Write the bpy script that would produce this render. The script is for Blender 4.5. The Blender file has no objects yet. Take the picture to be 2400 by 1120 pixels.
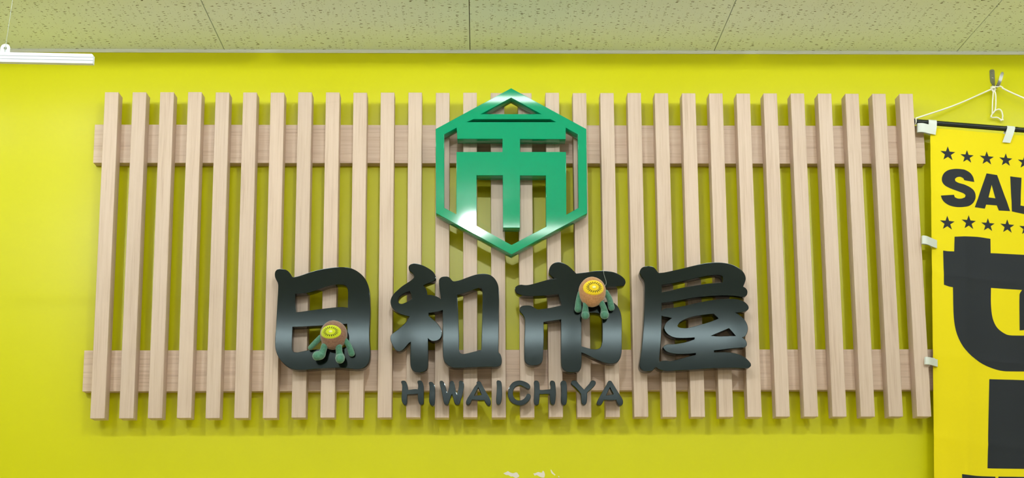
import bpy, bmesh, math, random
from mathutils import Vector, Matrix

# ------------------------------------------------------------------ camera
SC = bpy.context.scene
COL = SC.collection
CAM_Z = 1.0                                    # camera height above the floor
F, PX, PY = 2799.3, 1170.49, 970.77            # focal length and principal point for a 2400 x 1120 frame
YAW, PITCH, ROLL = -0.016294, 0.145888, -0.004644
CAM = Vector((-0.071928, -4.201851, CAM_Z))
_r = Vector((math.cos(YAW), math.sin(YAW), 0))
_f = Vector((-math.sin(YAW) * math.cos(PITCH), math.cos(YAW) * math.cos(PITCH), math.sin(PITCH)))
_u = _r.cross(_f)
RT = math.cos(ROLL) * _r + math.sin(ROLL) * _u
UP = -math.sin(ROLL) * _r + math.cos(ROLL) * _u
cd = bpy.data.cameras.new('camera')
cam = bpy.data.objects.new('camera', cd)
COL.objects.link(cam)
M = Matrix((RT, UP, -_f)).transposed().to_4x4()
M.translation = CAM
cam.matrix_world = M
cd.sensor_fit = 'HORIZONTAL'
cd.sensor_width = 36
cd.lens = 36 * F / 2400
cd.shift_x = (1200 - PX) / 2400
cd.shift_y = (PY - 560) / 2400
cd.clip_start = 0.05
SC.camera = cam

# ------------------------------------------------------------------ world, exposure
w = bpy.data.worlds.new('world')
SC.world = w
w.use_nodes = True
w.node_tree.nodes['Background'].inputs[0].default_value = (0.9, 0.95, 1, 1)
w.node_tree.nodes['Background'].inputs[1].default_value = 0.05
SC.view_settings.view_transform = 'Standard'
SC.view_settings.look = 'None'
SC.view_settings.gamma = 1
SC.view_settings.exposure = 0.0
SC.view_settings.use_curve_mapping = False

# ceiling battens: row distance from the sign wall, strength, half width of the shining strip, housing depth
ROWS = [(0.60, 27.0, .016, .053), (2.36, 33.0, .025, .045), (5.05, 56.0, .025, .045), (7.7, 22.0, .025, .045)]
SPOT = 680.0
LAMP_COL = (0.93, 1.0, 0.985)

ZC = CAM_Z + 1.983559                          # ceiling height
RX0, RX1, RY0 = -4.65, 4.65, -9.3              # room


def P(u, v, depth):
    """Point at `depth` metres in front of the sign wall that the photo shows at pixel u, v."""
    d = _f + RT * ((u - PX) / F) - UP * ((v - PY) / F)
    t = (-depth - CAM.y) / d.y
    return CAM + d * t


# ------------------------------------------------------------------ helpers
def lin(c):
    c /= 255
    return c / 12.92 if c < .04045 else ((c + .055) / 1.055) ** 2.4


def rgb(r, g, b):
    return (lin(r), lin(g), lin(b), 1)


def mat(name, col, rough=.5, spec=.5, **kw):
    m = bpy.data.materials.new(name)
    m.use_nodes = True
    b = m.node_tree.nodes['Principled BSDF']
    b.inputs['Base Color'].default_value = col
    b.inputs['Roughness'].default_value = rough
    b.inputs['Specular IOR Level'].default_value = spec
    for k, v in kw.items():
        b.inputs[k.replace('_', ' ')].default_value = v
    return m


def node(m, t, **kw):
    n = m.node_tree.nodes.new(t)
    for k, v in kw.items():
        setattr(n, k, v)
    return n


def link(m, a, ao, b, bi):
    m.node_tree.links.new(a.outputs[ao], b.inputs[bi])


def tag(o, label=None, cat=None, group=None, kind=None):
    if label: o['label'] = label
    if cat: o['category'] = cat
    if group: o['group'] = group
    if kind: o['kind'] = kind
    return o


def empty(name, loc):
    o = bpy.data.objects.new(name, None)
    o.empty_display_size = .05
    COL.objects.link(o)
    o.location = loc
    return o


def add(name, me, m=None, parent=None, loc=(0, 0, 0)):
    """Link a mesh whose vertices are relative to world point loc."""
    o = bpy.data.objects.new(name, me)
    COL.objects.link(o)
    loc = Vector(loc)
    if parent:
        o.parent = parent
        base = Vector(parent.location)
        if parent.parent:
            base += Vector(parent.parent.location)
        o.location = loc - base
    else:
        o.location = loc
    if m and not me.materials:
        me.materials.append(m)
    return o


def mesh(name, bm, smooth=None):
    bmesh.ops.recalc_face_normals(bm, faces=bm.faces)
    me = bpy.data.meshes.new(name)
    bm.to_mesh(me)
    bm.free()
    if smooth is not None:
        for p in me.polygons:
            p.use_smooth = True
        me.set_sharp_from_angle(angle=math.radians(smooth))
    return me


def box_bm(x0, x1, y0, y1, z0, z1, bev=0, bm=None, seg=1):
    b = bmesh.new()
    bmesh.ops.create_cube(b, size=1)
    for v in b.verts:
        v.co = Vector(((x0 + x1) / 2 + v.co.x * (x1 - x0), (y0 + y1) / 2 + v.co.y * (y1 - y0), (z0 + z1) / 2 + v.co.z * (z1 - z0)))
    if bev:
        bmesh.ops.bevel(b, geom=list(b.edges), offset=bev, segments=seg, affect='EDGES', profile=.5)
    if bm is None:
        return b
    me = bpy.data.meshes.new('t')
    b.to_mesh(me)
    b.free()
    bm.from_mesh(me)
    bpy.data.meshes.remove(me)
    return bm


def frames(pts):
    out = []
    prev = None
    for i, p in enumerate(pts):
        t = (pts[min(i + 1, len(pts) - 1)] - pts[max(i - 1, 0)]).normalized()
        if prev is None:
            a = Vector((0, 0, 1)) if abs(t.z) < .9 else Vector((1, 0, 0))
            n = t.cross(a).normalized()
        else:
            n = (prev - t * prev.dot(t)).normalized()
        prev = n
        out.append((t, n, t.cross(n)))
    return out


def spline(pts, n=6):
    """Catmull-Rom through 3D points."""
    pts = [Vector(p) for p in pts]
    if len(pts) < 3:
        return pts
    ext = [pts[0] * 2 - pts[1]] + pts + [pts[-1] * 2 - pts[-2]]
    out = []
    for i in range(1, len(ext) - 2):
        a, b, c, d = ext[i - 1:i + 3]
        for k in range(n):
            t = k / n
            out.append(.5 * (2 * b + (c - a) * t + (2 * a - 5 * b + 4 * c - d) * t * t + (3 * b - a - 3 * c + d) * t ** 3))
    out.append(pts[-1])
    return out


def tube(bm, pts, r, seg=10, cap=True, round_cap=False):
    pts = [Vector(p) for p in pts]
    rad = list(r) if hasattr(r, '__len__') else [r] * len(pts)
    if round_cap:                                   # hemispherical ends
        t0 = (pts[1] - pts[0]).normalized()
        t1 = (pts[-1] - pts[-2]).normalized()
        a = [(pts[0] - t0 * rad[0] * math.sin(x), rad[0] * math.cos(x)) for x in (1.45, 1.1, .75, .4)]
        b = [(pts[-1] + t1 * rad[-1] * math.sin(x), rad[-1] * math.cos(x)) for x in (.4, .75, 1.1, 1.45)]
        pts = [p for p, _ in a] + pts + [p for p, _ in b]
        rad = [q for _, q in a] + rad + [q for _, q in b]
    fr = frames(pts)
    rings = []
    for p, q, (t, n, bn) in zip(pts, rad, fr):
        rings.append([bm.verts.new(p + (n * math.cos(2 * math.pi * k / seg) + bn * math.sin(2 * math.pi * k / seg)) * q) for k in range(seg)])
    for a, b in zip(rings, rings[1:]):
        for k in range(seg):
            bm.faces.new((a[k], a[(k + 1) % seg], b[(k + 1) % seg], b[k]))
    if cap:
        bm.faces.new(rings[0][::-1])
        bm.faces.new(rings[-1])
    return bm


def rel(bm, o):
    o = Vector(o)
    for v in bm.verts:
        v.co -= o
    return bm


def band(bm, path, side, width, thick):
    """Flat ribbon: path of points along its centre, `side` = direction of its width."""
    side = Vector(side).normalized()
    rows = []
    for i, p in enumerate(path):
        t = (path[min(i + 1, len(path) - 1)] - path[max(i - 1, 0)]).normalized()
        n = t.cross(side).normalized()
        rows.append([bm.verts.new(p + side * width / 2 * a + n * thick / 2 * b) for a, b in ((-1, -1), (1, -1), (1, 1), (-1, 1))])
    for a, b in zip(rows, rows[1:]):
        for k in range(4):
            bm.faces.new((a[k], a[(k + 1) % 4], b[(k + 1) % 4], b[k]))
    bm.faces.new(rows[0][::-1])
    bm.faces.new(rows[-1])
    return bm


def smooth2d(pts, n=5, corner=48):
    """Closed outline: Catmull-Rom between points, corners sharper than `corner` degrees kept."""
    N = len(pts)
    pts = [Vector(p) for p in pts]
    sharp = []
    for i in range(N):
        a = pts[i] - pts[i - 1]
        b = pts[(i + 1) % N] - pts[i]
        sharp.append(math.degrees(a.angle(b, 0)) > corner)
    out = []
    for i in range(N):
        b, c = pts[i], pts[(i + 1) % N]
        a = b * 2 - c if sharp[i] else pts[i - 1]
        d = c * 2 - b if sharp[(i + 1) % N] else pts[(i + 2) % N]
        L = (c - b).length
        tb = (c - a) * .5 if not sharp[i] else (c - b)
        tc = (d - b) * .5 if not sharp[(i + 1) % N] else (c - b)
        # keep tangents in proportion to the segment so uneven spacing does not overshoot
        if tb.length > L: tb *= L / tb.length
        if tc.length > L: tc *= L / tc.length
        for k in range(n):
            t = k / n
            h1 = 2 * t ** 3 - 3 * t * t + 1
            h2 = t ** 3 - 2 * t * t + t
            h3 = -2 * t ** 3 + 3 * t * t
            h4 = t ** 3 - t * t
            out.append(b * h1 + tb * h2 + c * h3 + tc * h4)
    return out


def plate_mesh(name, loops, thick, bevel, cx, cz):
    """Extruded plate from closed loops in (x, z); front face at y = 0 looking to -y, back at y = thick."""
    cu = bpy.data.curves.new(name, 'CURVE')
    cu.dimensions = '2D'
    cu.fill_mode = 'BOTH'
    cu.extrude = thick / 2 - bevel
    cu.bevel_depth = bevel
    cu.bevel_resolution = 1
    cu.offset = -bevel
    for lp in loops:
        s = cu.splines.new('POLY')
        s.points.add(len(lp) - 1)
        for p, q in zip(s.points, lp):
            p.co = (q[0] - cx, q[1] - cz, 0, 1)
        s.use_cyclic_u = True
    o = bpy.data.objects.new('tmp', cu)
    COL.objects.link(o)
    dg = bpy.context.evaluated_depsgraph_get()
    me = bpy.data.meshes.new_from_object(o.evaluated_get(dg))
    bpy.data.objects.remove(o)
    bpy.data.curves.remove(cu)
    me.name = name
    for v in me.vertices:
        x, y, z = v.co
        v.co = (x, thick / 2 - z, y)
    bm = bmesh.new()
    bm.from_mesh(me)
    bmesh.ops.remove_doubles(bm, verts=bm.verts, dist=1e-6)
    bmesh.ops.recalc_face_normals(bm, faces=bm.faces)
    bm.to_mesh(me)
    bm.free()
    for p in me.polygons:
        p.use_smooth = True
    me.set_sharp_from_angle(angle=math.radians(40))
    for p in me.polygons:
        if abs(p.normal.y) > .999:
            p.use_smooth = False
    return me


def inside(p, lp):
    x, z = p
    c = False
    j = len(lp) - 1
    for i in range(len(lp)):
        if (lp[i][1] > z) != (lp[j][1] > z) and x < (lp[j][0] - lp[i][0]) * (z - lp[i][1]) / (lp[j][1] - lp[i][1]) + lp[i][0]:
            c = not c
        j = i
    return c


# ------------------------------------------------------------------ materials
def bump(m, src, out, strength, dist=.001):
    b = node(m, 'ShaderNodeBump')
    b.inputs['Strength'].default_value = strength
    b.inputs['Distance'].default_value = dist
    link(m, src, out, b, 'Height')
    link(m, b, 'Normal', m.node_tree.nodes['Principled BSDF'], 'Normal')
    return b


def noise(m, scale, detail=3, mapping=None, coord='Object', rough=.55):
    tc = node(m, 'ShaderNodeTexCoord')
    n = node(m, 'ShaderNodeTexNoise')
    n.inputs['Scale'].default_value = scale
    n.inputs['Detail'].default_value = detail
    n.inputs['Roughness'].default_value = rough
    if mapping:
        mp = node(m, 'ShaderNodeMapping')
        mp.inputs['Scale'].default_value = mapping
        link(m, tc, coord, mp, 'Vector')
        link(m, mp, 'Vector', n, 'Vector')
    else:
        link(m, tc, coord, n, 'Vector')
    return n


def ramp(m, src, out, stops):
    r = node(m, 'ShaderNodeValToRGB')
    e = r.color_ramp.elements
    while len(e) < len(stops):
        e.new(.5)
    for k, (p, c) in zip(e, stops):
        k.position = p
        k.color = c
    link(m, src, out, r, 'Fac')
    return r


def wall_paint(name, col, rough, spec=.36):
    m = mat(name, col, rough, spec)
    n = noise(m, 260, 3)
    bump(m, n, 'Fac', .12, .0006)
    return m


def wood(name, stretch, c0, c1, c2):
    """Fine straight-grained laminate; stretch gives the grain direction."""
    m = mat(name, c1, .5, .6)
    tc = node(m, 'ShaderNodeTexCoord')
    oi = node(m, 'ShaderNodeObjectInfo')
    mul = node(m, 'ShaderNodeVectorMath', operation='SCALE')
    comb = node(m, 'ShaderNodeCombineXYZ')
    link(m, oi, 'Random', comb, 'X'); link(m, oi, 'Random', comb, 'Y'); link(m, oi, 'Random', comb, 'Z')
    link(m, comb, 'Vector', mul, 0)
    mul.inputs['Scale'].default_value = 37
    ad = node(m, 'ShaderNodeVectorMath', operation='ADD')
    link(m, tc, 'Object', ad, 0)
    link(m, mul, 'Vector', ad, 1)
    outs = []
    for sc, det, st in ((1, 5, stretch), (.33, 3, stretch)):
        mp = node(m, 'ShaderNodeMapping')
        mp.inputs['Scale'].default_value = [s * sc for s in st]
        link(m, ad, 'Vector', mp, 'Vector')
        n = node(m, 'ShaderNodeTexNoise')
        n.inputs['Scale'].default_value = 1
        n.inputs['Detail'].default_value = det
        n.inputs['Roughness'].default_value = .65
        n.inputs['Distortion'].default_value = .25
        link(m, mp, 'Vector', n, 'Vector')
        outs.append(n)
    mx = node(m, 'ShaderNodeMath', operation='MULTIPLY_ADD')
    link(m, outs[0], 'Fac', mx, 0)
    mx.inputs[1].default_value = .6
    m2 = node(m, 'ShaderNodeMath', operation='MULTIPLY')
    link(m, outs[1], 'Fac', m2, 0)
    m2.inputs[1].default_value = .4
    link(m, m2, 'Value', mx, 2)
    r = ramp(m, mx, 'Value', [(.30, c0), (.48, c1), (.68, c2)])
    # small tone difference from piece to piece
    hs = node(m, 'ShaderNodeHueSaturation')
    mr = node(m, 'ShaderNodeMapRange')
    mr.inputs['To Min'].default_value = .95
    mr.inputs['To Max'].default_value = 1.05
    link(m, oi, 'Random', mr, 'Value')
    link(m, mr, 'Result', hs, 'Value')
    link(m, r, 'Color', hs, 'Color')
    link(m, hs, 'Color', m.node_tree.nodes['Principled BSDF'], 'Base Color')
    bump(m, mx, 'Value', .1, .0005)
    return m


M_WALL = wall_paint('lime_yellow_wall_paint', (.61, .585, .0010, 1), .34, .33)
M_WHITE_WALL = wall_paint('white_wall_paint', rgb(236, 236, 230), .6)
M_GREY_WALL = wall_paint('greige_wall_paint', rgb(165, 160, 150), .6)
M_SLAT = wood('pale_wood_vertical_grain', (150, 150, 5), rgb(174, 147, 127), rgb(194, 169, 150), rgb(203, 180, 163))
M_RAIL = wood('pale_wood_horizontal_grain', (4, 150, 150), rgb(176, 146, 125), rgb(204, 176, 154), rgb(213, 189, 169))
M_BLACK = mat('satin_black_lacquer', rgb(10, 13, 12), .10, .45, Specular_Tint=(.78, .95, 1.0, 1))
_n = noise(M_BLACK, 900, 2)
bump(M_BLACK, _n, 'Fac', .008, .0003)
M_GREEN = mat('glossy_green_acrylic', rgb(0, 140, 98), .075, .45)
M_FLOOR = mat('warm_vinyl_floor', rgb(190, 170, 140), .35)
_n = noise(M_FLOOR, 6, 4)
_r2 = ramp(M_FLOOR, _n, 'Fac', [(.3, rgb(222, 208, 186)), (.7, rgb(230, 217, 196))])
link(M_FLOOR, _r2, 'Color', M_FLOOR.node_tree.nodes['Principled BSDF'], 'Base Color')
M_TRIM = mat('white_plastic_trim', rgb(225, 228, 225), .4)
M_RAILWHITE = mat('white_plastic', rgb(212, 216, 222), .4)
M_DARKGAP = mat('dark_joint', rgb(70, 66, 40), .9)
M_TAPE = mat('white_nylon_webbing', rgb(208, 212, 206), .7)
M_ROD = mat('black_plastic_rod', rgb(14, 22, 22), .25, .5)
M_CORD = mat('white_cotton_cord', rgb(238, 234, 218), .8)
M_STEEL = mat('brushed_steel', rgb(150, 150, 140), .32, .5, Metallic=1.0)
M_WIRE = mat('clear_thread', rgb(176, 184, 172), .5)
M_CHIP = mat('bare_pale_plaster', rgb(222, 212, 205), .8)
M_PRINT = mat('charcoal_print', rgb(38, 41, 46), .65, .2)
M_HOUSING = mat('lamp_housing_white', rgb(235, 235, 232), .5)


def ceiling_material():
    m = mat('fissured_mineral_ceiling', rgb(234, 244, 236), .9, .2)
    bs = m.node_tree.nodes['Principled BSDF']
    tc = node(m, 'ShaderNodeTexCoord')
    # long worm-like fissures parallel to the sign wall plus small pin holes
    mp = node(m, 'ShaderNodeMapping')
    mp.inputs['Scale'].default_value = (38, 128, 1)
    nz = node(m, 'ShaderNodeTexNoise')
    nz.inputs['Scale'].default_value = 55
    nz.inputs['Detail'].default_value = 2
    link(m, tc, 'Object', nz, 'Vector')
    vm = node(m, 'ShaderNodeVectorMath', operation='MULTIPLY_ADD')
    link(m, nz, 'Color', vm, 0)
    vm.inputs[1].default_value = (.012, .012, 0)
    link(m, tc, 'Object', vm, 2)
    link(m, vm, 'Vector', mp, 'Vector')
    vo = node(m, 'ShaderNodeTexVoronoi')
    vo.voronoi_dimensions = '2D'
    vo.inputs['Scale'].default_value = 1
    vo.inputs['Randomness'].default_value = 1
    link(m, mp, 'Vector', vo, 'Vector')
    # size of every fissure differs from cell to cell
    sx = node(m, 'ShaderNodeSeparateColor')
    link(m, vo, 'Color', sx, 'Color')
    thr = node(m, 'ShaderNodeMapRange')
    thr.inputs['From Min'].default_value = .5
    thr.inputs['To Min'].default_value = 0.0
    thr.inputs['To Max'].default_value = .23
    link(m, sx, 'Red', thr, 'Value')
    lt = node(m, 'ShaderNodeMath', operation='LESS_THAN')
    link(m, vo, 'Distance', lt, 0)
    link(m, thr, 'Result', lt, 1)
    mp2 = node(m, 'ShaderNodeMapping')
    mp2.inputs['Scale'].default_value = (95, 120, 1)
    link(m, vm, 'Vector', mp2, 'Vector')
    vo2 = node(m, 'ShaderNodeTexVoronoi')
    vo2.voronoi_dimensions = '2D'
    vo2.inputs['Scale'].default_value = 1
    link(m, mp2, 'Vector', vo2, 'Vector')
    sx2 = node(m, 'ShaderNodeSeparateColor')
    link(m, vo2, 'Color', sx2, 'Color')
    thr2 = node(m, 'ShaderNodeMapRange')
    thr2.inputs['From Min'].default_value = .62
    thr2.inputs['To Max'].default_value = .15
    link(m, sx2, 'Red', thr2, 'Value')
    lt2 = node(m, 'ShaderNodeMath', operation='LESS_THAN')
    link(m, vo2, 'Distance', lt2, 0)
    link(m, thr2, 'Result', lt2, 1)
    mxx = node(m, 'ShaderNodeMath', operation='MAXIMUM')
    link(m, lt, 'Value', mxx, 0)
    link(m, lt2, 'Value', mxx, 1)
    mix = node(m, 'ShaderNodeMix', data_type='RGBA')
    mix.inputs[6].default_value = rgb(234, 244, 236)
    mix.inputs[7].default_value = rgb(116, 113, 88)  # shade inside the fissures and pin holes, painted as a darker colour
    link(m, mxx, 'Value', mix, 0)
    m.node_tree.links.new(mix.outputs[2], bs.inputs['Base Color'])
    b = bump(m, mxx, 'Value', .5, .002)
    b.invert = True
    return m


M_CEIL = ceiling_material()


def emitter(name, strength):
    m = bpy.data.materials.new(name)
    m.use_nodes = True
    b = m.node_tree.nodes['Principled BSDF']
    b.inputs['Base Color'].default_value = (.9, .9, .9, 1)
    b.inputs['Emission Color'].default_value = (*LAMP_COL, 1)
    b.inputs['Emission Strength'].default_value = strength
    return m


# ------------------------------------------------------------------ the room
def struct(name, bm, m, smooth=None):
    return tag(add(name, mesh(name, bm, smooth), m), kind='structure')


wall_back = struct('wall_back', box_bm(RX0, RX1, 0, .12, 0, ZC + .12), M_WALL)
struct('wall_left', box_bm(RX0 - .12, RX0, RY0, .12, 0, ZC + .12), M_WHITE_WALL)
struct('wall_right', box_bm(RX1, RX1 + .12, RY0, .12, 0, ZC + .12), M_WHITE_WALL)
struct('wall_front', box_bm(RX0, RX1, RY0 - .12, RY0, 0, ZC + .12), M_GREY_WALL)
struct('floor', box_bm(RX0 - .12, RX1 + .12, RY0 - .12, .12, -.1, 0), M_FLOOR)
bm = box_bm(RX0, RX1, RY0, -.911, ZC, ZC + .12)
ceil = struct('ceiling', bm, M_CEIL)
back = add('ceiling_backing', mesh('ceiling_backing', box_bm(RX0, RX1, -.911, 0, ZC + .007, ZC + .12)), M_DARKGAP, ceil)
# mineral ceiling tiles next to the sign wall: 910 x 455 mm with a narrow joint
tile_me = mesh('ceiling_tile', box_bm(-.4537, .4537, -.2263, .2263, 0, .009, .0009))
tile_me.materials.append(M_CEIL)
J0 = -1.016442
for row in range(2):
    k0 = math.floor((RX0 - J0) / .91)
    for k in range(k0, 7):
        x0 = J0 + k * .91
        if x0 < RX0 + .0 or x0 + .91 > RX1:
            continue
        add('ceiling_tile', tile_me, None, ceil, (x0 + .455, -.2278 - .455 * row, ZC))
# small white moulding between wall and ceiling
bm = bmesh.new()
prof = [(0, 0), (-.008, 0), (-.008, -.004), (-.003, -.0095), (0, -.0095)]
ends = []
for x in (RX0, RX1):
    ends.append([bm.verts.new((x, y, ZC + z)) for y, z in prof])
for i in range(5):
    bm.faces.new((ends[0][i], ends[0][(i + 1) % 5], ends[1][(i + 1) % 5], ends[1][i]))
bm.faces.new(ends[0]); bm.faces.new(ends[1][::-1])
struct('trim_1', bm, M_TRIM)

# bare patches where the yellow coat has come off, low on the wall
CHIPS = [
    [(638, 552), (690, 530), (725, 510), (760, 533), (820, 552), (870, 535), (900, 545), (938, 600), (915, 628), (870, 640), (840, 628), (815, 610), (780, 612), (730, 585), (690, 585)],
    [(1200, 555), (1240, 550), (1290, 528), (1340, 540), (1365, 535), (1375, 503), (1400, 520), (1418, 580), (1405, 632), (1360, 632), (1310, 610), (1265, 585), (1225, 598)],
    [(1522, 490), (1535, 483), (1565, 530), (1600, 565), (1617, 580), (1605, 595), (1560, 565), (1540, 545)],
    [(1663, 612), (1675, 603), (1692, 620), (1680, 630)],
]
for c in CHIPS:
    pts = [P(1100 + x / 8, 1040 + y / 8, 0) for x, y in c]
    lp = [(p.x, p.z) for p in pts]
    cx = sum(p[0] for p in lp) / len(lp); cz = sum(p[1] for p in lp) / len(lp)
    me = plate_mesh('paint_chip', [smooth2d(lp, 2, 60)], .0006, .0001, cx, cz)
    add('paint_chip', me, M_CHIP, wall_back, (cx, -.0006, cz))


# ------------------------------------------------------------------ ceiling lamps (outside the picture, they light it)
def lamp_row(dist, strength, hw, hz, first, n, length=1.22, pitch=1.30, word=''):
    m = emitter('lamp_diffuser_%s' % word, strength)
    b = bmesh.new()
    L = length / 2 - .01
    hb = box_bm(-length / 2, length / 2, -.055, .055, -hz, 0, .004)
    hd = .066 - hz
    prof = [(-hw, -hz), (-.92 * hw, -hz - .6 * hd), (-.6 * hw, -hz - .88 * hd), (0, -.066), (.6 * hw, -hz - .88 * hd), (.92 * hw, -hz - .6 * hd), (hw, -hz)]
    hm = mesh('housing', hb)
    hm.materials.append(M_HOUSING)
    e = [[b.verts.new((s * L, y, z)) for y, z in prof] for s in (-1, 1)]
    for i in range(6):
        b.faces.new((e[0][i], e[0][i + 1], e[1][i + 1], e[1][i]))
    b.faces.new(e[0]); b.faces.new(e[1][::-1])
    b.faces.new((e[0][0], e[0][6], e[1][6], e[1][0]))
    dm = mesh('diffuser', b, 50)
    dm.materials.append(m)
    for k in range(n):
        x = first + pitch * k
        root = empty('ceiling_light', (x, -dist, ZC))
        tag(root, 'slim white ceiling batten lamp, %s of the %s row' % (('leftmost', 'second from left', 'middle one', 'second from right', 'rightmost')[k], word), 'lamp', 'ceiling battens, %s row' % word)
        add('housing', hm, None, root, (x, -dist, ZC))
        add('diffuser', dm, None, root, (x, -dist, ZC))


for (dist, st, hw, hz), word in zip(ROWS, ('wall side', 'second', 'third', 'fourth')):
    lamp_row(dist, st, hw, hz, -2.6, 5, word=word)

# track spotlights aimed at the sign, in front of the second row
M_LENS = emitter('spotlight_lens', SPOT)
SPOT_NAMES = ('left', 'middle', 'right')
for k in range(3):
    sx = -.11 + 1.75 * (k - 1)
    top = Vector((sx, -2.12, ZC))
    root = empty('ceiling_spotlight', top)
    tag(root, 'small white ceiling spotlight aimed at the sign wall, %s one of three' % SPOT_NAMES[k], 'lamp', 'spotlights aimed at the sign')
    c = top + Vector((0, 0, -.10))
    aim = (Vector((sx, 0, 1.2)) - c).normalized()
    b = bmesh.new()
    tube(b, [top, c], .009, 12)
    add('stem', mesh('stem', rel(b, top), 40), M_HOUSING, root, top)
    b = bmesh.new()
    tube(b, [c - aim * .085, c - aim * .07, c - aim * .001], [.035, .052, .052], 24)
    add('can', mesh('can', rel(b, top), 40), M_HOUSING, root, top)
    b = bmesh.new()
    tube(b, [c - aim * .0005, c + aim * .002, c + aim * .004], [.040, .039, .037], 24)
    add('lens', mesh('lens', rel(b, top), 40), M_LENS, root, top)

# ------------------------------------------------------------------ wooden lattice
S = .083669                     # slat fronts from the wall
RB = S - .048802                # rail fronts from the wall
X0, PT, SW = -1.423403, .099416, .049648
ZT, ZB = CAM_Z + 1.784351, CAM_Z + .594056
lat = empty('slatted_sign_panel', (.045, 0, ZB))
tag(lat, 'pale wooden lattice panel of upright slats on two rails, behind the sign letters', 'sign panel')
slat_me = mesh('slat', box_bm(-SW / 2, SW / 2, -(S - RB) / 2, (S - RB) / 2, 0, ZT - ZB, .0012))
slat_me.materials.append(M_SLAT)
SLATX = [X0 + PT * i + SW / 2 for i in range(30)]
rnd = random.Random(4)
for x in SLATX:
    o = add('slat', slat_me, None, lat, (x + rnd.uniform(-.0005, .0005), -(S + RB) / 2 - .0002, ZB + rnd.uniform(-.0008, .0008)))
RAILS = [((223.2, 291.6), (217.3, 381.5)), ((197.1, 821), (192.8, 917.3))]
for (tu, tv), (bu, bv) in RAILS:
    a, b = P(tu, tv, RB), P(bu, bv, RB)
    x0, x1 = -1.471, 1.5607
    me = mesh('rail', box_bm(-(x1 - x0) / 2, (x1 - x0) / 2, -RB, 0, b.z - (a.z + b.z) / 2, a.z - (a.z + b.z) / 2, .001))
    add('rail', me, M_RAIL, lat, ((x0 + x1) / 2, 0, (a.z + b.z) / 2))

# ------------------------------------------------------------------ raised characters
SIGN = {}


def sign_piece(name, loops_px, org, sc, thick, gap, m, label, cat, group=None, n=5, corner=48, bevel=.0014):
    """Plate traced on its own front plane, standing on pins in front of the slats."""
    depth = S + gap + thick
    loops = []
    for lp in loops_px:
        q = [P(org[0] + x / sc, org[1] + y / sc, depth) for x, y in lp]
        q = [(p.x, p.z) for p in q]
        loops.append([(v.x, v.y) for v in smooth2d(q, n, corner)] if n else q)
    xs = [p[0] for p in loops[0]]; zs = [p[1] for p in loops[0]]
    cx, cz = (min(xs) + max(xs)) / 2, (min(zs) + max(zs)) / 2
    me = plate_mesh(name, loops, thick, bevel, cx, cz)
    o = add(name, me, m, None, (cx, -depth, cz))
    tag(o, label, cat, group)
    # pins that carry it on the slats
    rad = .004 if thick > .035 else .003
    cand = []
    for x in SLATX:
        for dx in (0, -.015, .015):
            zz = min(zs)
            while zz < max(zs):
                ok = all(sum(inside((x + dx + 2.2 * rad * math.cos(a), zz + 2.2 * rad * math.sin(a)), lp) for lp in loops) % 2 == 1 for a in (0, 1.05, 2.1, 3.14, 4.2, 5.25))
                if ok:
                    cand.append((x + dx, zz))
                zz += .012
    pick = []
    for _ in range(4):
        if not cand:
            break
        if not pick:
            b = max(cand, key=lambda c: c[1] - c[0])
        else:
            b = max(cand, key=lambda c: min((c[0] - p[0]) ** 2 + (c[1] - p[1]) ** 2 for p in pick))
            if min((b[0] - p[0]) ** 2 + (b[1] - p[1]) ** 2 for p in pick) < .0006:
                break
        pick.append(b)
    pin = bmesh.new()
    tube(pin, [(0, 0, 0), (0, gap, 0)], rad, 10)
    pm = mesh('mounting_pin', pin, 40)
    pm.materials.append(M_STEEL)
    for x, z in pick:
        add('mounting_pin', pm, None, o, (x, -S - gap - .0001, z))
    SIGN[label] = o
    return o


# green hexagon emblem
EMB = [
    [(516, 43), (975, 292), (980, 806), (518, 1058), (57, 806), (55, 292)],
    [(516, 102), (700, 201), (332, 201)],
    [(285, 232), (755, 232), (790, 250), (245, 250)],
    [(107, 325), (183, 284), (187, 352), (463, 352), (463, 432), (182, 432), (181, 812), (107, 773)],
    [(923, 325), (850, 284), (849, 354), (570, 353), (570, 432), (851, 432), (853, 815), (928, 773)],
    [(305, 575), (465, 575), (466, 895), (570, 895), (570, 576), (728, 576), (730, 888), (518, 1000), (305, 883)],
]
sign_piece('hexagon_emblem', EMB, (1000, 190), 2.605, .05, .013, M_GREEN,
           'glossy green hexagon emblem with a cut-out gate-like mark, above the black characters', 'emblem', n=0, bevel=.001)

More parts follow.
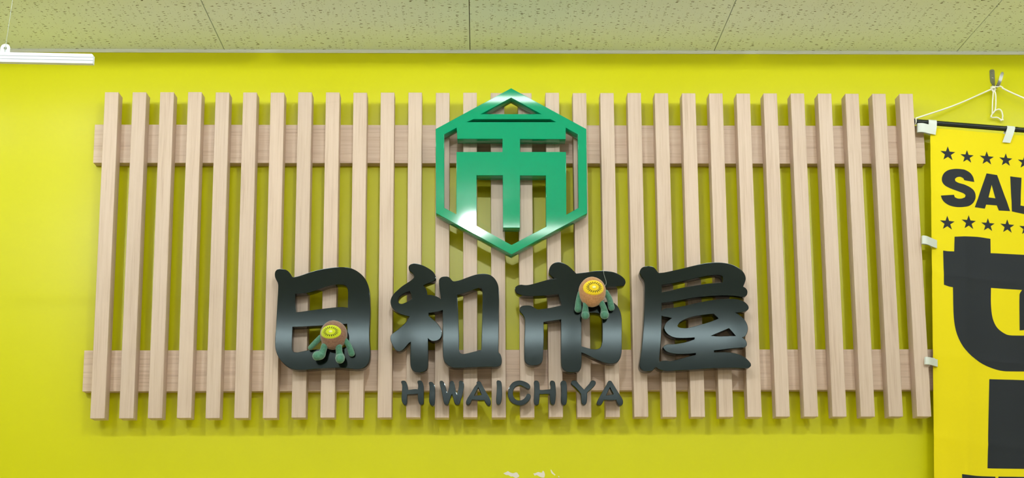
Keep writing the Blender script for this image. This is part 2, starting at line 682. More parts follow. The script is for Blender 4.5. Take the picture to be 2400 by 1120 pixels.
K1 = [
    [(92, 165), (97, 140), (112, 122), (135, 115), (160, 117), (190, 122), (215, 137), (235, 160), (250, 185), (262, 190), (300, 183), (350, 167), (420, 143), (500, 122), (580, 108), (650, 100), (710, 99), (770, 106), (820, 125), (865, 155), (900, 190), (925, 230), (943, 280), (952, 340), (955, 420), (957, 500), (953, 600), (949, 700), (950, 760), (955, 830), (957, 880), (953, 930), (940, 970), (912, 1003), (880, 1018), (830, 1023), (760, 1018), (700, 1013), (640, 1012), (520, 1018), (400, 1027), (300, 1030), (245, 1020), (200, 995), (160, 960), (130, 920), (110, 880), (97, 830), (95, 780), (97, 720), (103, 650), (108, 560), (113, 470), (117, 400), (121, 330), (123, 270), (118, 240), (105, 215), (95, 190)],
    [(278, 342), (350, 337), (420, 325), (500, 297), (570, 272), (630, 260), (690, 257), (730, 265), (750, 290), (755, 330), (755, 400), (753, 465), (700, 460), (640, 463), (560, 472), (480, 482), (400, 493), (330, 503), (285, 507), (280, 450), (278, 400)],
    [(255, 642), (330, 640), (420, 635), (520, 630), (640, 622), (745, 615), (749, 680), (750, 750), (746, 800), (735, 822), (700, 830), (640, 832), (520, 838), (450, 845), (400, 850), (350, 860), (300, 870), (265, 868), (253, 850), (248, 830), (250, 740)],
]
K2 = [
    [(222, 105), (228, 85), (245, 72), (270, 65), (310, 70), (350, 83), (390, 103), (425, 125), (452, 150), (467, 180), (470, 205), (455, 222), (430, 235), (400, 245), (370, 258), (355, 268), (372, 282), (386, 312), (393, 350), (430, 352), (470, 362), (500, 377), (514, 390), (510, 350), (503, 300), (498, 260), (497, 225), (503, 205), (520, 190), (545, 184), (575, 185), (597, 197), (612, 215), (627, 226), (650, 226), (700, 213), (760, 190), (820, 170), (870, 160), (920, 160), (960, 170), (995, 195), (1020, 230), (1035, 270), (1040, 320), (1042, 400), (1040, 500), (1040, 600), (1038, 700), (1037, 800), (1038, 870), (1052, 885), (1062, 910), (1067, 945), (1063, 975), (1045, 995), (1010, 1003), (940, 1003), (860, 1005), (780, 1007), (700, 1012), (640, 1012), (600, 1000), (570, 980), (548, 955), (537, 920), (533, 870), (532, 780), (532, 700), (531, 600), (530, 490), (500, 500), (460, 508), (405, 515), (405, 540), (430, 560), (470, 595), (500, 630), (518, 665), (524, 700), (518, 730), (500, 755), (470, 768), (440, 770), (415, 762), (400, 748), (400, 850), (400, 970), (395, 1010), (378, 1035), (350, 1050), (310, 1052), (275, 1045), (250, 1020), (240, 985), (238, 900), (240, 780), (225, 790), (200, 820), (170, 850), (140, 863), (115, 857), (90, 830), (75, 800), (60, 765), (58, 735), (65, 712), (90, 690), (130, 660), (170, 625), (200, 595), (215, 570), (230, 548), (200, 540), (160, 528), (120, 508), (85, 480), (65, 450), (58, 415), (65, 380), (85, 345), (120, 310), (160, 275), (200, 248), (240, 222), (265, 200), (272, 182), (262, 160), (245, 145), (228, 128)],
    [(128, 400), (135, 375), (160, 350), (200, 328), (232, 318), (243, 340), (252, 388), (205, 415), (170, 430), (145, 430), (130, 418)],
    [(663, 352), (700, 342), (760, 322), (820, 300), (860, 288), (880, 292), (890, 310), (892, 360), (890, 500), (886, 650), (882, 780), (880, 850), (850, 856), (800, 868), (750, 880), (715, 885), (690, 875), (680, 850), (680, 750), (675, 600), (670, 480)],
]
K3 = [
    [(372, 140), (378, 110), (395, 80), (425, 60), (460, 53), (500, 62), (540, 82), (575, 110), (600, 137), (620, 157), (660, 152), (720, 145), (780, 135), (850, 132), (920, 137), (980, 152), (1030, 180), (1060, 210), (1067, 238), (1060, 256), (1040, 268), (980, 276), (905, 280), (820, 284), (740, 290), (668, 298), (660, 350), (662, 400), (668, 440), (760, 432), (850, 420), (905, 412), (940, 412), (965, 425), (1000, 460), (1022, 510), (1032, 570), (1033, 650), (1033, 740), (1033, 830), (1030, 880), (1018, 925), (995, 957), (960, 972), (910, 972), (860, 960), (800, 935), (740, 905), (700, 885), (669, 874), (668, 980), (660, 1020), (640, 1043), (600, 1052), (555, 1052), (520, 1040), (495, 1015), (485, 985), (482, 900), (482, 750), (482, 575), (420, 583), (360, 592), (325, 600), (327, 700), (325, 800), (320, 900), (315, 945), (298, 972), (260, 988), (210, 988), (175, 976), (155, 950), (150, 900), (150, 800), (153, 700), (155, 600), (150, 560), (135, 530), (115, 505), (107, 480), (115, 460), (140, 448), (180, 445), (215, 450), (245, 468), (270, 480), (310, 477), (370, 470), (430, 458), (487, 445), (478, 415), (468, 380), (458, 345), (380, 352), (300, 360), (220, 362), (150, 358), (110, 348), (80, 330), (65, 300), (70, 280), (90, 265), (120, 258), (160, 262), (200, 258), (260, 243), (320, 225), (380, 210), (430, 203), (410, 195), (390, 175), (376, 158)],
    [(670, 560), (690, 530), (730, 515), (790, 513), (835, 522), (852, 550), (856, 620), (856, 760), (850, 800), (835, 830), (800, 842), (750, 838), (700, 825), (668, 815), (668, 700)],
]
K4 = [
    [(75, 150), (80, 125), (95, 105), (120, 94), (160, 90), (195, 97), (220, 118), (235, 140), (248, 152), (300, 147), (380, 130), (460, 112), (540, 92), (620, 73), (700, 60), (780, 56), (850, 62), (920, 80), (975, 110), (1010, 140), (1030, 175), (1035, 210), (1025, 245), (1012, 275), (1035, 290), (1050, 315), (1048, 345), (1035, 362), (1005, 370), (950, 362), (900, 358), (820, 357), (740, 360), (640, 368), (560, 378), (480, 393), (400, 408), (330, 418), (275, 424), (274, 498), (290, 480), (320, 470), (350, 470), (420, 460), (500, 445), (600, 422), (700, 403), (800, 390), (900, 386), (970, 393), (1025, 415), (1055, 445), (1062, 470), (1050, 490), (1020, 503), (980, 510), (945, 512), (975, 530), (1010, 560), (1040, 600), (1055, 645), (1050, 690), (1030, 725), (1005, 738), (1030, 755), (1045, 785), (1043, 810), (1025, 826), (980, 832), (900, 838), (820, 848), (750, 856), (750, 871), (820, 868), (900, 873), (960, 885), (1010, 905), (1050, 935), (1080, 970), (1083, 993), (1065, 1010), (1020, 1016), (900, 1012), (760, 1015), (640, 1022), (520, 1030), (420, 1036), (330, 1040), (280, 1035), (245, 1022), (225, 1005), (213, 1012), (190, 1035), (150, 1043), (110, 1038), (82, 1018), (72, 985), (78, 940), (90, 850), (100, 750), (108, 650), (113, 550), (118, 450), (120, 350), (120, 260), (110, 215), (90, 185)],
    [(275, 261), (350, 250), (430, 235), (520, 215), (620, 192), (700, 177), (770, 170), (812, 177), (828, 195), (826, 238), (760, 243), (680, 250), (600, 262), (520, 275), (440, 290), (360, 310), (275, 328)],
    [(418, 630), (440, 600), (480, 575), (540, 553), (620, 538), (700, 527), (745, 524), (787, 565), (720, 590), (640, 615), (560, 637), (500, 650), (450, 648), (425, 640)],
    [(728, 720), (800, 690), (882, 655), (905, 680), (940, 721), (870, 722), (800, 725)],
    [(275, 543), (295, 549), (330, 554), (362, 562), (342, 577), (315, 600), (298, 635), (298, 665), (320, 700), (360, 728), (410, 742), (480, 744), (570, 739), (570, 752), (500, 775), (430, 790), (370, 797), (330, 797), (300, 808), (286, 825), (297, 847), (320, 865), (360, 880), (420, 888), (500, 886), (582, 880), (582, 893), (500, 912), (420, 935), (350, 950), (320, 945), (275, 947), (252, 957), (260, 850), (268, 750), (273, 640)],
]
KA = dict(sc=3.862, thick=.042, gap=.013, m=M_BLACK, cat='sign character', group='black characters of the sign')
sign_piece('sign_character', K1, (620, 600), label='black brush-style character like a box with a middle bar, leftmost of four', **KA)
sign_piece('sign_character', K2, (900, 600), label='black brush-style character of a grain stalk beside a tall box, second from left', **KA)
sign_piece('sign_character', K3, (1190, 600), label='black brush-style character with a top dot and three legs, third from left', **KA)
sign_piece('sign_character', K4, (1480, 600), label='black brush-style character with many stacked strokes, rightmost of four', **KA)

LETTERS = [
    ('H', 'first and leftmost of the small roman letters', (920, 880), [[(160, 120), (170, 98), (200, 93), (235, 100), (262, 130), (280, 180), (290, 240), (292, 268), (340, 262), (400, 255), (440, 253), (470, 258), (478, 220), (478, 170), (470, 140), (465, 115), (480, 95), (515, 90), (545, 100), (570, 140), (583, 200), (588, 280), (588, 380), (588, 460), (582, 520), (560, 548), (530, 548), (505, 530), (485, 490), (475, 430), (472, 345), (400, 350), (330, 355), (280, 358), (275, 420), (275, 490), (265, 540), (245, 560), (220, 550), (190, 520), (172, 470), (168, 400), (172, 330), (178, 250), (178, 190), (172, 155)]]),
    ('I', 'between the leftmost H and the W', (920, 880), [[(680, 140), (690, 120), (720, 115), (750, 125), (775, 155), (795, 210), (800, 270), (800, 350), (797, 450), (790, 530), (770, 560), (740, 568), (710, 545), (690, 500), (683, 440), (688, 350), (692, 270), (692, 200)]]),
    ('W', 'the only W of the small roman letters', (920, 880), [[(882, 125), (890, 100), (915, 95), (945, 105), (970, 135), (990, 190), (1005, 250), (1020, 310), (1033, 328), (1045, 280), (1060, 220), (1070, 170), (1072, 120), (1090, 100), (1115, 95), (1140, 110), (1160, 150), (1175, 220), (1190, 300), (1207, 345), (1225, 290), (1240, 220), (1245, 160), (1243, 120), (1260, 97), (1290, 95), (1320, 110), (1338, 150), (1340, 210), (1325, 290), (1305, 370), (1280, 450), (1260, 520), (1240, 548), (1210, 550), (1180, 535), (1155, 490), (1135, 420), (1115, 350), (1095, 390), (1075, 460), (1055, 520), (1035, 550), (1005, 548), (975, 530), (955, 480), (940, 400), (925, 320), (905, 240), (890, 180)]]),
    ('A', 'between the W and the middle I', (920, 880), [[(1575, 130), (1590, 108), (1615, 103), (1645, 112), (1665, 140), (1700, 210), (1740, 280), (1780, 350), (1815, 410), (1840, 470), (1845, 520), (1830, 560), (1800, 568), (1770, 545), (1740, 500), (1720, 462), (1660, 465), (1590, 460), (1530, 455), (1490, 455), (1475, 490), (1455, 530), (1425, 552), (1395, 548), (1378, 520), (1380, 480), (1400, 430), (1440, 370), (1490, 290), (1530, 220), (1560, 180), (1578, 155)], [(1608, 225), (1640, 290), (1672, 362), (1600, 370), (1530, 380), (1565, 310)]]),
    ('I', 'between the left A and the C', (920, 880), [[(1950, 110), (1965, 90), (1990, 88), (2020, 97), (2040, 120), (2050, 170), (2055, 250), (2055, 350), (2050, 430), (2035, 500), (2015, 535), (1985, 550), (1960, 535), (1945, 500), (1942, 430), (1948, 350), (1955, 250), (1955, 170)]]),
    ('C', 'the only C of the small roman letters', (1190, 880), [[(415, 180), (425, 205), (420, 235), (400, 250), (370, 248), (330, 225), (280, 200), (235, 182), (200, 182), (150, 205), (115, 250), (100, 310), (102, 370), (125, 420), (165, 455), (210, 465), (255, 460), (300, 435), (335, 395), (355, 355), (380, 338), (410, 345), (430, 375), (428, 420), (400, 470), (350, 520), (290, 550), (230, 560), (160, 548), (95, 515), (45, 465), (15, 405), (3, 340), (10, 270), (35, 200), (80, 140), (140, 105), (210, 92), (280, 98), (350, 125), (390, 150)]]),
    ('H', 'right of the C', (1190, 880), [[(490, 130), (497, 105), (520, 92), (555, 95), (580, 115), (595, 155), (600, 210), (602, 265), (650, 268), (720, 262), (800, 255), (808, 210), (800, 170), (790, 140), (797, 110), (820, 92), (850, 95), (880, 115), (893, 160), (900, 230), (905, 320), (900, 420), (890, 500), (875, 540), (845, 552), (815, 535), (798, 490), (790, 420), (788, 350), (720, 345), (650, 348), (602, 345), (598, 400), (592, 470), (582, 530), (555, 552), (520, 548), (497, 520), (490, 470), (492, 400), (497, 320), (497, 230), (495, 170)]]),
    ('I', 'between the right H and the Y', (1190, 880), [[(990, 140), (1005, 110), (1035, 92), (1070, 95), (1095, 120), (1108, 170), (1113, 250), (1115, 350), (1112, 450), (1105, 510), (1085, 545), (1050, 555), (1020, 540), (1003, 500), (1000, 430), (1003, 340), (1003, 250), (998, 190)]]),
    ('Y', 'the only Y of the small roman letters', (1190, 880), [[(1190, 150), (1190, 120), (1210, 95), (1250, 88), (1290, 100), (1330, 150), (1380, 205), (1432, 262), (1480, 205), (1530, 150), (1555, 105), (1580, 90), (1620, 92), (1650, 115), (1652, 150), (1630, 190), (1580, 240), (1530, 285), (1492, 322), (1490, 400), (1485, 480), (1470, 530), (1440, 550), (1410, 545), (1385, 515), (1378, 450), (1375, 380), (1368, 340), (1320, 280), (1260, 215), (1210, 175)]]),
    ('A', 'last and rightmost of the small roman letters', (1190, 880), [[(1865, 140), (1885, 105), (1915, 95), (1945, 105), (1975, 150), (2030, 240), (2090, 340), (2135, 410), (2160, 470), (2160, 520), (2140, 555), (2105, 568), (2075, 550), (2050, 510), (2032, 455), (1980, 462), (1900, 462), (1840, 458), (1805, 458), (1785, 500), (1760, 540), (1730, 555), (1695, 548), (1675, 520), (1680, 480), (1710, 420), (1760, 330), (1810, 240), (1850, 175)], [(1918, 225), (1950, 285), (1985, 352), (1910, 362), (1846, 372), (1885, 290)]]),
]
for ch, where, org, loops in LETTERS:
    sign_piece('sign_letter', loops, org, 8, .030, .020, M_BLACK, 'black raised letter %s, %s' % (ch, where), 'sign letter',
               'small roman letters of the sign', n=4, bevel=.0012)


# ------------------------------------------------------------------ plush toys (plain kiwi-fruit dolls)
def plush_mat(name, col, col2):
    m = mat(name, col, .95, .15, Sheen_Weight=.5, Sheen_Roughness=.5)
    n = noise(m, 160, 4)
    r = ramp(m, n, 'Fac', [(.3, col2), (.7, col)])
    link(m, r, 'Color', m.node_tree.nodes['Principled BSDF'], 'Base Color')
    bump(m, n, 'Fac', .5, .002)
    return m


M_LIMB = plush_mat('green_plush', rgb(84, 132, 110), rgb(62, 108, 88))
M_SEED = mat('dark_seed_print', rgb(52, 48, 22), .8)


def ball(c, r, seg=28, ring=18, nudge=0, seed=0):
    b = bmesh.new()
    bmesh.ops.create_uvsphere(b, u_segments=seg, v_segments=ring, radius=1)
    for v in b.verts:
        k = 1 + nudge * math.sin(3 * v.co.x + seed) * math.cos(2.5 * v.co.z + seed)
        v.co = Vector((c[0] + v.co.x * r[0] * k, c[1] + v.co.y * r[1] * k, c[2] + v.co.z * r[2] * k))
    return b


def plush(label, body_px, depth, limbs, skin, flesh, core, slice_px):
    (u, v), (ru, rv) = body_px
    c = P(u, v, depth)
    rx = (P(u + ru, v, depth) - c).length
    rz = (P(u, v + rv, depth) - c).length
    ry = .036
    root = empty('plush_toy', (c.x, c.y, c.z - rz))
    tag(root, label, 'plush toy', 'plush toys on the sign characters')
    body = add('body', mesh('body', rel(ball(c, (rx, ry, rz), nudge=.02, seed=u), c), 180), skin, root, c)
    # round cut-fruit face sewn on the front
    (su, sv), (qu, qv) = slice_px
    sc = P(su, sv, depth)
    qx = (P(su + qu, sv, depth) - sc).length
    qz = (P(su, sv + qv, depth) - sc).length

    def front(x, z):
        k = 1 - ((x - c.x) / rx) ** 2 - ((z - c.z) / rz) ** 2
        return c.y - ry * math.sqrt(max(k, .0)) * 1.0

    def disc(f, lift, rings=8, seg=36):
        b = bmesh.new()
        rows = [[b.verts.new((sc.x, front(sc.x, sc.z) - lift, sc.z))]]
        for i in range(1, rings + 1):
            q = f * i / rings
            row = []
            for k in range(seg):
                a = 2 * math.pi * k / seg
                x, z = sc.x + qx * q * math.cos(a), sc.z + qz * q * math.sin(a)
                edge = lift if i < rings else -.002
                row.append(b.verts.new((x, front(x, z) - edge, z)))
            rows.append(row)
        for k in range(seg):
            b.faces.new((rows[0][0], rows[1][k], rows[1][(k + 1) % seg]))
        for a, d in zip(rows[1:], rows[2:]):
            for k in range(seg):
                b.faces.new((a[k], d[k], d[(k + 1) % seg], a[(k + 1) % seg]))
        return b
    fl = add('fruit_slice', mesh('fruit_slice', rel(disc(1, .0025), sc), 180), flesh, root, sc)
    add('slice_core', mesh('slice_core', rel(disc(.24, .0032, 3, 20), sc), 180), core, fl, sc)
    b = bmesh.new()
    for k in range(20):
        a = 2 * math.pi * (k + .5) / 20
        p = []
        for f, wd in ((.42, .05), (.56, .085), (.72, .03)):
            for s in (-1, 1):
                x = sc.x + qx * (f * math.cos(a) - s * wd * .5 * math.sin(a))
                z = sc.z + qz * (f * math.sin(a) + s * wd * .5 * math.cos(a))
                p.append(b.verts.new((x, front(x, z) - .0032, z)))
        b.faces.new((p[0], p[2], p[3], p[1]))
        b.faces.new((p[2], p[4], p[5], p[3]))
    tag(add('seeds', mesh('seeds', rel(b, sc)), M_SEED, fl, sc), kind='stuff')
    for nm, pts in limbs:
        q = [P(a, d, e) for a, d, e, r in pts]
        rr = [r / F * (4.2 - pts[0][2]) for a, d, e, r in pts]
        path = spline(q, 5)
        rad = [x.x for x in spline([Vector((r, 0, 0)) for r in rr], 5)]
        b = bmesh.new()
        tube(b, path, rad, 14, round_cap=True)
        add(nm, mesh(nm, rel(b, q[0]), 180), M_LIMB, root, q[0])
    return root


FD = S + .013 + .042            # depth of the black character fronts
M_BROWN = plush_mat('brown_plush', rgb(140, 102, 80), rgb(112, 78, 60))
M_TAN = plush_mat('tan_plush', rgb(186, 136, 90), rgb(160, 110, 66))
M_KGREEN = plush_mat('lime_kiwi_flesh', rgb(196, 204, 30), rgb(180, 190, 16))
M_KGOLD = plush_mat('golden_kiwi_flesh', rgb(232, 200, 30), rgb(220, 184, 16))
M_CORE = plush_mat('pale_kiwi_core', rgb(222, 218, 150), rgb(210, 204, 130))
plush('brown kiwi-fruit plush doll with a lime-green slice, sitting in the leftmost black character',
      ((782, 785), (32, 34)), FD + .030,
      [('arm', [(752, 790, FD + .030, 6.5), (737, 805, FD + .026, 6.5), (727, 815, FD + .020, 5.5)]),
       ('arm', [(808, 796, FD + .032, 6.5), (818, 811, FD + .024, 7), (824, 828, FD + .014, 8)]),
       ('leg', [(760, 812, FD + .038, 8), (757, 822, FD + .036, 8), (752, 831, FD + .036, 11), (743, 834, FD + .044, 11)]),
       ('leg', [(794, 812, FD + .038, 8), (795, 826, FD + .034, 8), (797, 836, FD + .034, 11), (797, 841, FD + .046, 11)])],
      M_BROWN, M_KGREEN, M_CORE, ((778, 782), (26, 17)))
t2 = plush('tan kiwi-fruit plush doll with a golden slice, hung on the third black character',
           ((1388, 684), (32, 35)), FD + .036,
           [('arm', [(1360, 687, FD + .036, 6.5), (1356, 705, FD + .026, 7), (1355, 724, FD + .018, 9)]),
            ('arm', [(1420, 685, FD + .036, 6.5), (1428, 700, FD + .026, 7), (1433, 721, FD + .018, 8)]),
            ('leg', [(1373, 709, FD + .038, 7), (1372, 722, FD + .030, 7), (1372, 737, FD + .024, 10), (1372, 739, FD + .032, 10)]),
            ('leg', [(1409, 709, FD + .038, 7), (1415, 722, FD + .030, 7.5), (1417, 736, FD + .024, 10.5), (1417, 738, FD + .032, 10.5)])],
           M_TAN, M_KGOLD, M_CORE, ((1390, 679), (26, 19)))
q = [P(1414, 631, FD - .01), P(1414.5, 634.5, FD + .0015), P(1416, 645, FD + .0015), P(1421, 664, FD + .003), P(1412, 676, FD + .022)]
b = bmesh.new()
tube(b, spline(q, 4), .0005, 6)
add('thread', mesh('thread', rel(b, q[0]), 60), M_WIRE, t2, q[0])

# ------------------------------------------------------------------ sale banner on its rod
BD = .060                                       # banner plane from the wall
TL = P(2180, 299, BD)
EX = (P(2400, 317.5, BD) - TL); EX.normalize()
ED = (P(2189, 1120, BD) - TL); ED.normalize()
BW, BH = .60, 1.80


def ab(p):
    """Banner coordinates (along the rod, down the cloth) of a point on its plane."""
    d = p - TL
    det = EX.x * ED.z - EX.z * ED.x
    return (d.x * ED.z - d.z * ED.x) / det, (EX.x * d.z - EX.z * d.x) / det


def cloth(a, b, lift=0):
    """World point on the rippled cloth."""
    k = min(1, b / .25)
    w_ = .0035 * math.sin(a * 15 + b * 1.2) * k + .0015 * math.sin(a * 31 - b * 2.0 + 1) * k
    for c in (.245, .545, .84, 1.14, 1.44):       # fold creases left from packing
        w_ += .0026 * math.exp(-abs(b - c - .012 * math.sin(a * 6)) / .012)
    w_ += .0022 * math.exp(-abs(a - .122) / .010)
    return TL + EX * a + ED * b + Vector((0, -w_ - lift, 0))


root = empty('sale_banner', TL + EX * BW / 2 + ED * BH)
tag(root, 'bright yellow cloth sale banner with black stars and lettering, hanging at the right edge', 'banner')
NA, NB = 60, 150
bm = bmesh.new()
for lift in (.0004, -.0004):
    g = [[bm.verts.new(cloth(BW * i / NA, BH * j / NB, lift)) for i in range(NA + 1)] for j in range(NB + 1)]
    for j in range(NB):
        for i in range(NA):
            bm.faces.new((g[j][i], g[j][i + 1], g[j + 1][i + 1], g[j + 1][i]))
M_BANNER = mat('yellow_polyester_cloth', (.74, .60, .002, 1), .6, .12, Sheen_Weight=.2)
_n = noise(M_BANNER, 1400, 1)
bump(M_BANNER, _n, 'Fac', .08, .0003)
cl = add('cloth', mesh('cloth', rel(bm, root.location), 180), M_BANNER, root, root.location)


def print_shape(name, loops_ab, parent):
    """Flat print that follows the cloth."""
    cu = bpy.data.curves.new(name, 'CURVE')
    cu.dimensions = '2D'
    cu.fill_mode = 'FRONT'
    for lp in loops_ab:
        s = cu.splines.new('POLY')
        s.points.add(len(lp) - 1)
        for p, q in zip(s.points, lp):
            p.co = (q[0], q[1], 0, 1)
        s.use_cyclic_u = True
    o = bpy.data.objects.new('tmp', cu)
    COL.objects.link(o)
    dg = bpy.context.evaluated_depsgraph_get()
    me = bpy.data.meshes.new_from_object(o.evaluated_get(dg))
    bpy.data.objects.remove(o)
    bm = bmesh.new()
    bm.from_mesh(me)
    xs = [p[0] for p in loops_ab[0]]; ys = [p[1] for p in loops_ab[0]]
    for lo, hi, ax, n, full in ((min(xs), max(xs), 0, NA, BW), (min(ys), max(ys), 1, NB, BH)):
        for k in range(1, n):
            c = full * k / n
            if lo < c < hi:
                bmesh.ops.bisect_plane(bm, geom=bm.verts[:] + bm.edges[:] + bm.faces[:], dist=1e-6,
                                       plane_co=(c, 0, 0) if ax == 0 else (0, c, 0), plane_no=(1, 0, 0) if ax == 0 else (0, 1, 0))
    for v in bm.verts:
        v.co = cloth(v.co.x, v.co.y, .0009) - Vector(root.location)
    bm.to_mesh(me)
    bm.free()
    me.name = name
    for p in me.polygons:
        p.use_smooth = True
    if me.polygons and sum(p.normal.y for p in me.polygons) > 0:
        me.flip_normals()
    return add(name, me, M_PRINT, parent, root.location)


def px_loop(pts, org=(0, 0), sc=1, n=0, corner=48):
    q = [ab(P(org[0] + x / sc, org[1] + y / sc, BD)) for x, y in pts]
    if n:
        q = [(v.x, v.y) for v in smooth2d(q, n, corner)]
    return q


def star(u, v, r):
    c = ab(P(u, v, BD))
    R = r * .00148
    lp = []
    for k in range(10):
        a = -math.pi / 2 + math.pi * k / 5
        q = R if k % 2 == 0 else R * .40
        lp.append((c[0] + q * math.cos(a), c[1] + q * math.sin(a)))
    return lp


for u, v, r in ((2221, 361, 19.5), (2266, 368, 17.5), (2312.5, 371.5, 18.5), (2357.5, 375, 17.5), (2402, 380, 18), (2446, 384, 18), (2490, 388, 18)):
    print_shape('printed_star', [star(u, v, r)], cl)
for u, v, r in ((2219, 524, 19), (2270, 522, 19), (2315.5, 527.5, 17.5), (2361.5, 530.5, 18.5), (2406, 535, 18), (2452, 539, 18), (2497, 543, 18)):
    print_shape('printed_star', [star(u, v, r)], cl)
O2 = (2120, 400)
S2 = 3.111
LS = [[(508, 83), (432, 72), (425, 58), (405, 47), (380, 50), (365, 62), (368, 78), (390, 90), (430, 102), (470, 118), (500, 140), (515, 170), (514, 205), (498, 237), (468, 258), (425, 267), (370, 267), (320, 255), (285, 232), (268, 208), (260, 185), (355, 180), (362, 197), (385, 206), (412, 206), (435, 198), (440, 182), (425, 168), (385, 152), (330, 132), (290, 110), (270, 80), (272, 45), (290, 15), (325, -5), (380, -12), (435, -5), (475, 15), (498, 45)]]
LA = [[(597, 20), (675, 32), (772, 293), (688, 290), (672, 253), (594, 248), (585, 277), (511, 267)], [(635, 104), (661, 202), (611, 196)]]
LL = [[(772, 40), (855, 50), (848, 252), (940, 268), (940, 328), (785, 295)]]
LE = [[(955, 62), (1085, 80), (1085, 130), (1030, 124), (1030, 165), (1080, 172), (1080, 218), (1030, 212), (1030, 265), (1090, 275), (1090, 330), (955, 312)]]
print_shape('printed_letter', [px_loop(LS[0], O2, S2, 4, 45)], cl)
for L in (LA, LL, LE):
    print_shape('printed_letter', [px_loop(l, O2, S2) for l in L], cl)
# big katakana, written downwards
SE = [[(2236, 555.5), (2260, 554.5), (2290, 555), (2321.5, 559.5), (2322, 593), (2390, 596), (2470, 600), (2478, 620), (2474, 660), (2455, 712), (2425, 757), (2405, 772), (2390, 774), (2390, 690), (2396, 679), (2360, 677), (2323, 674.5), (2323, 712), (2327, 745), (2338, 768), (2358, 783), (2375, 786), (2500, 786), (2500, 870), (2360, 870), (2330, 864), (2295, 848), (2262, 820), (2242, 785), (2234, 745), (2232, 674), (2222, 672), (2211, 668), (2209, 588), (2220, 589.5), (2235, 590)]]
print_shape('printed_letter', [px_loop(SE[0], n=4, corner=42)], cl)
print_shape('printed_letter', [px_loop([(2319.5, 888), (2408, 891), (2407, 1099), (2315.5, 1097)])], cl)
print_shape('printed_letter', [px_loop([(2254, 1111), (2290, 1115), (2334, 1116.5), (2332, 1250), (2322, 1300), (2295, 1340), (2258, 1362), (2230, 1300), (2250, 1270), (2255, 1230)], n=3)], cl)
print_shape('printed_letter', [px_loop([(2341, 1116.5), (2425, 1118), (2420, 1270), (2455, 1250), (2480, 1215), (2520, 1270), (2470, 1330), (2390, 1365), (2341, 1365)], n=3)], cl)

# white webbing loops: two over the rod, three at the side
side_x = EX


def add_loop(path, side, width, name='webbing_loop'):
    b = bmesh.new()
    band(b, path, side, width, .0009)
    add(name, mesh(name, rel(b, path[0]), 40), M_TAPE, root, path[0])


ROD_A, ROD_B = P(2146.0, 285, BD), P(2400, 305, BD)
rod_dir = (ROD_B - ROD_A).normalized()
ROD_A = ROD_A + rod_dir * ((1.5145 - ROD_A.x) / rod_dir.x)
RR = .0092


def over_rod(u_rod, u_low, v_low, width):
    a = (P(u_rod, 300, BD).x - ROD_A.x) / rod_dir.x
    c = ROD_A + rod_dir * a
    low = P(u_low, v_low, BD + .006)
    r = RR + .0014
    path = [low, low.lerp(c + Vector((0, -r, 0)), .55) + Vector((0, -.003, 0))]
    for k in range(7):
        t = math.pi * k / 6
        path.append(c + Vector((0, -r * math.cos(t), r * math.sin(t))))
    path.append(Vector((low.x, -BD + .006, low.z + .012)))
    add_loop(path, rod_dir, width)


over_rod(2184.5, 2183.5, 312, .030)
over_rod(2367, 2358.5, 334, .029)
over_rod(2520, 2512, 345, .029)


def side_loop(u0, v0, u1, v1, tip_depth, width, tip_up=0):
    """Doubled tape that sticks out of the left hem: from the cloth front to a tip and back behind the cloth."""
    a = P(u0, v0, BD + .0065)
    t = P(u1, v1, tip_depth)
    z = Vector((0, -1, 0))
    path = [a, a.lerp(t, .35) + z * .004, a.lerp(t, .75) + z * .010, t + z * .004 + Vector((.002, 0, 0)), t,
            t - z * .006 + Vector((.002, 0, 0)), t.lerp(Vector((TL.x, -BD + .004, t.z)), .5), Vector((a.x - .012, -BD + .003, a.z))]
    add_loop(spline(path, 4), Vector((.06, 0, 1)), width)


side_loop(2193, 305.5, 2150, 300, .066, .034)
side_loop(2196, 572.5, 2161.5, 562, .098, .030)
side_loop(2197.5, 851, 2168.5, 845, .098, .026)

# rod
rod_len = BW + (TL.x - ROD_A.x) + .05
rod = empty('banner_rod', ROD_A)
tag(rod, 'thin black rod holding up the yellow sale banner', 'rod')
b = bmesh.new()
tube(b, [ROD_A, ROD_A + rod_dir * rod_len], RR, 16)
add('pole', mesh('pole', rel(b, ROD_A), 40), M_ROD, rod, ROD_A)
b = bmesh.new()
ring0 = (P(2381, 305, BD).x - ROD_A.x) / rod_dir.x
tube(b, [ROD_A + rod_dir * ring0, ROD_A + rod_dir * (ring0 + .004)], RR + .0007, 16)
add('joint_ring', mesh('joint_ring', rel(b, ROD_A), 40), M_ROD, rod, ROD_A)
for t in (.001, rod_len - .011):
    b = bmesh.new()
    tube(b, [ROD_A + rod_dir * t, ROD_A + rod_dir * (t + .010)], RR + .0006, 16)
    add('end_cap', mesh('end_cap', rel(b, ROD_A), 40), M_ROD, rod, ROD_A)

# hook on the wall
hk = P(2325, 185, 0)
hook = empty('wall_hook', (hk.x, 0, P(2330, 206, 0).z))
tag(hook, 'small steel coat hook screwed to the yellow wall above the banner', 'hook')


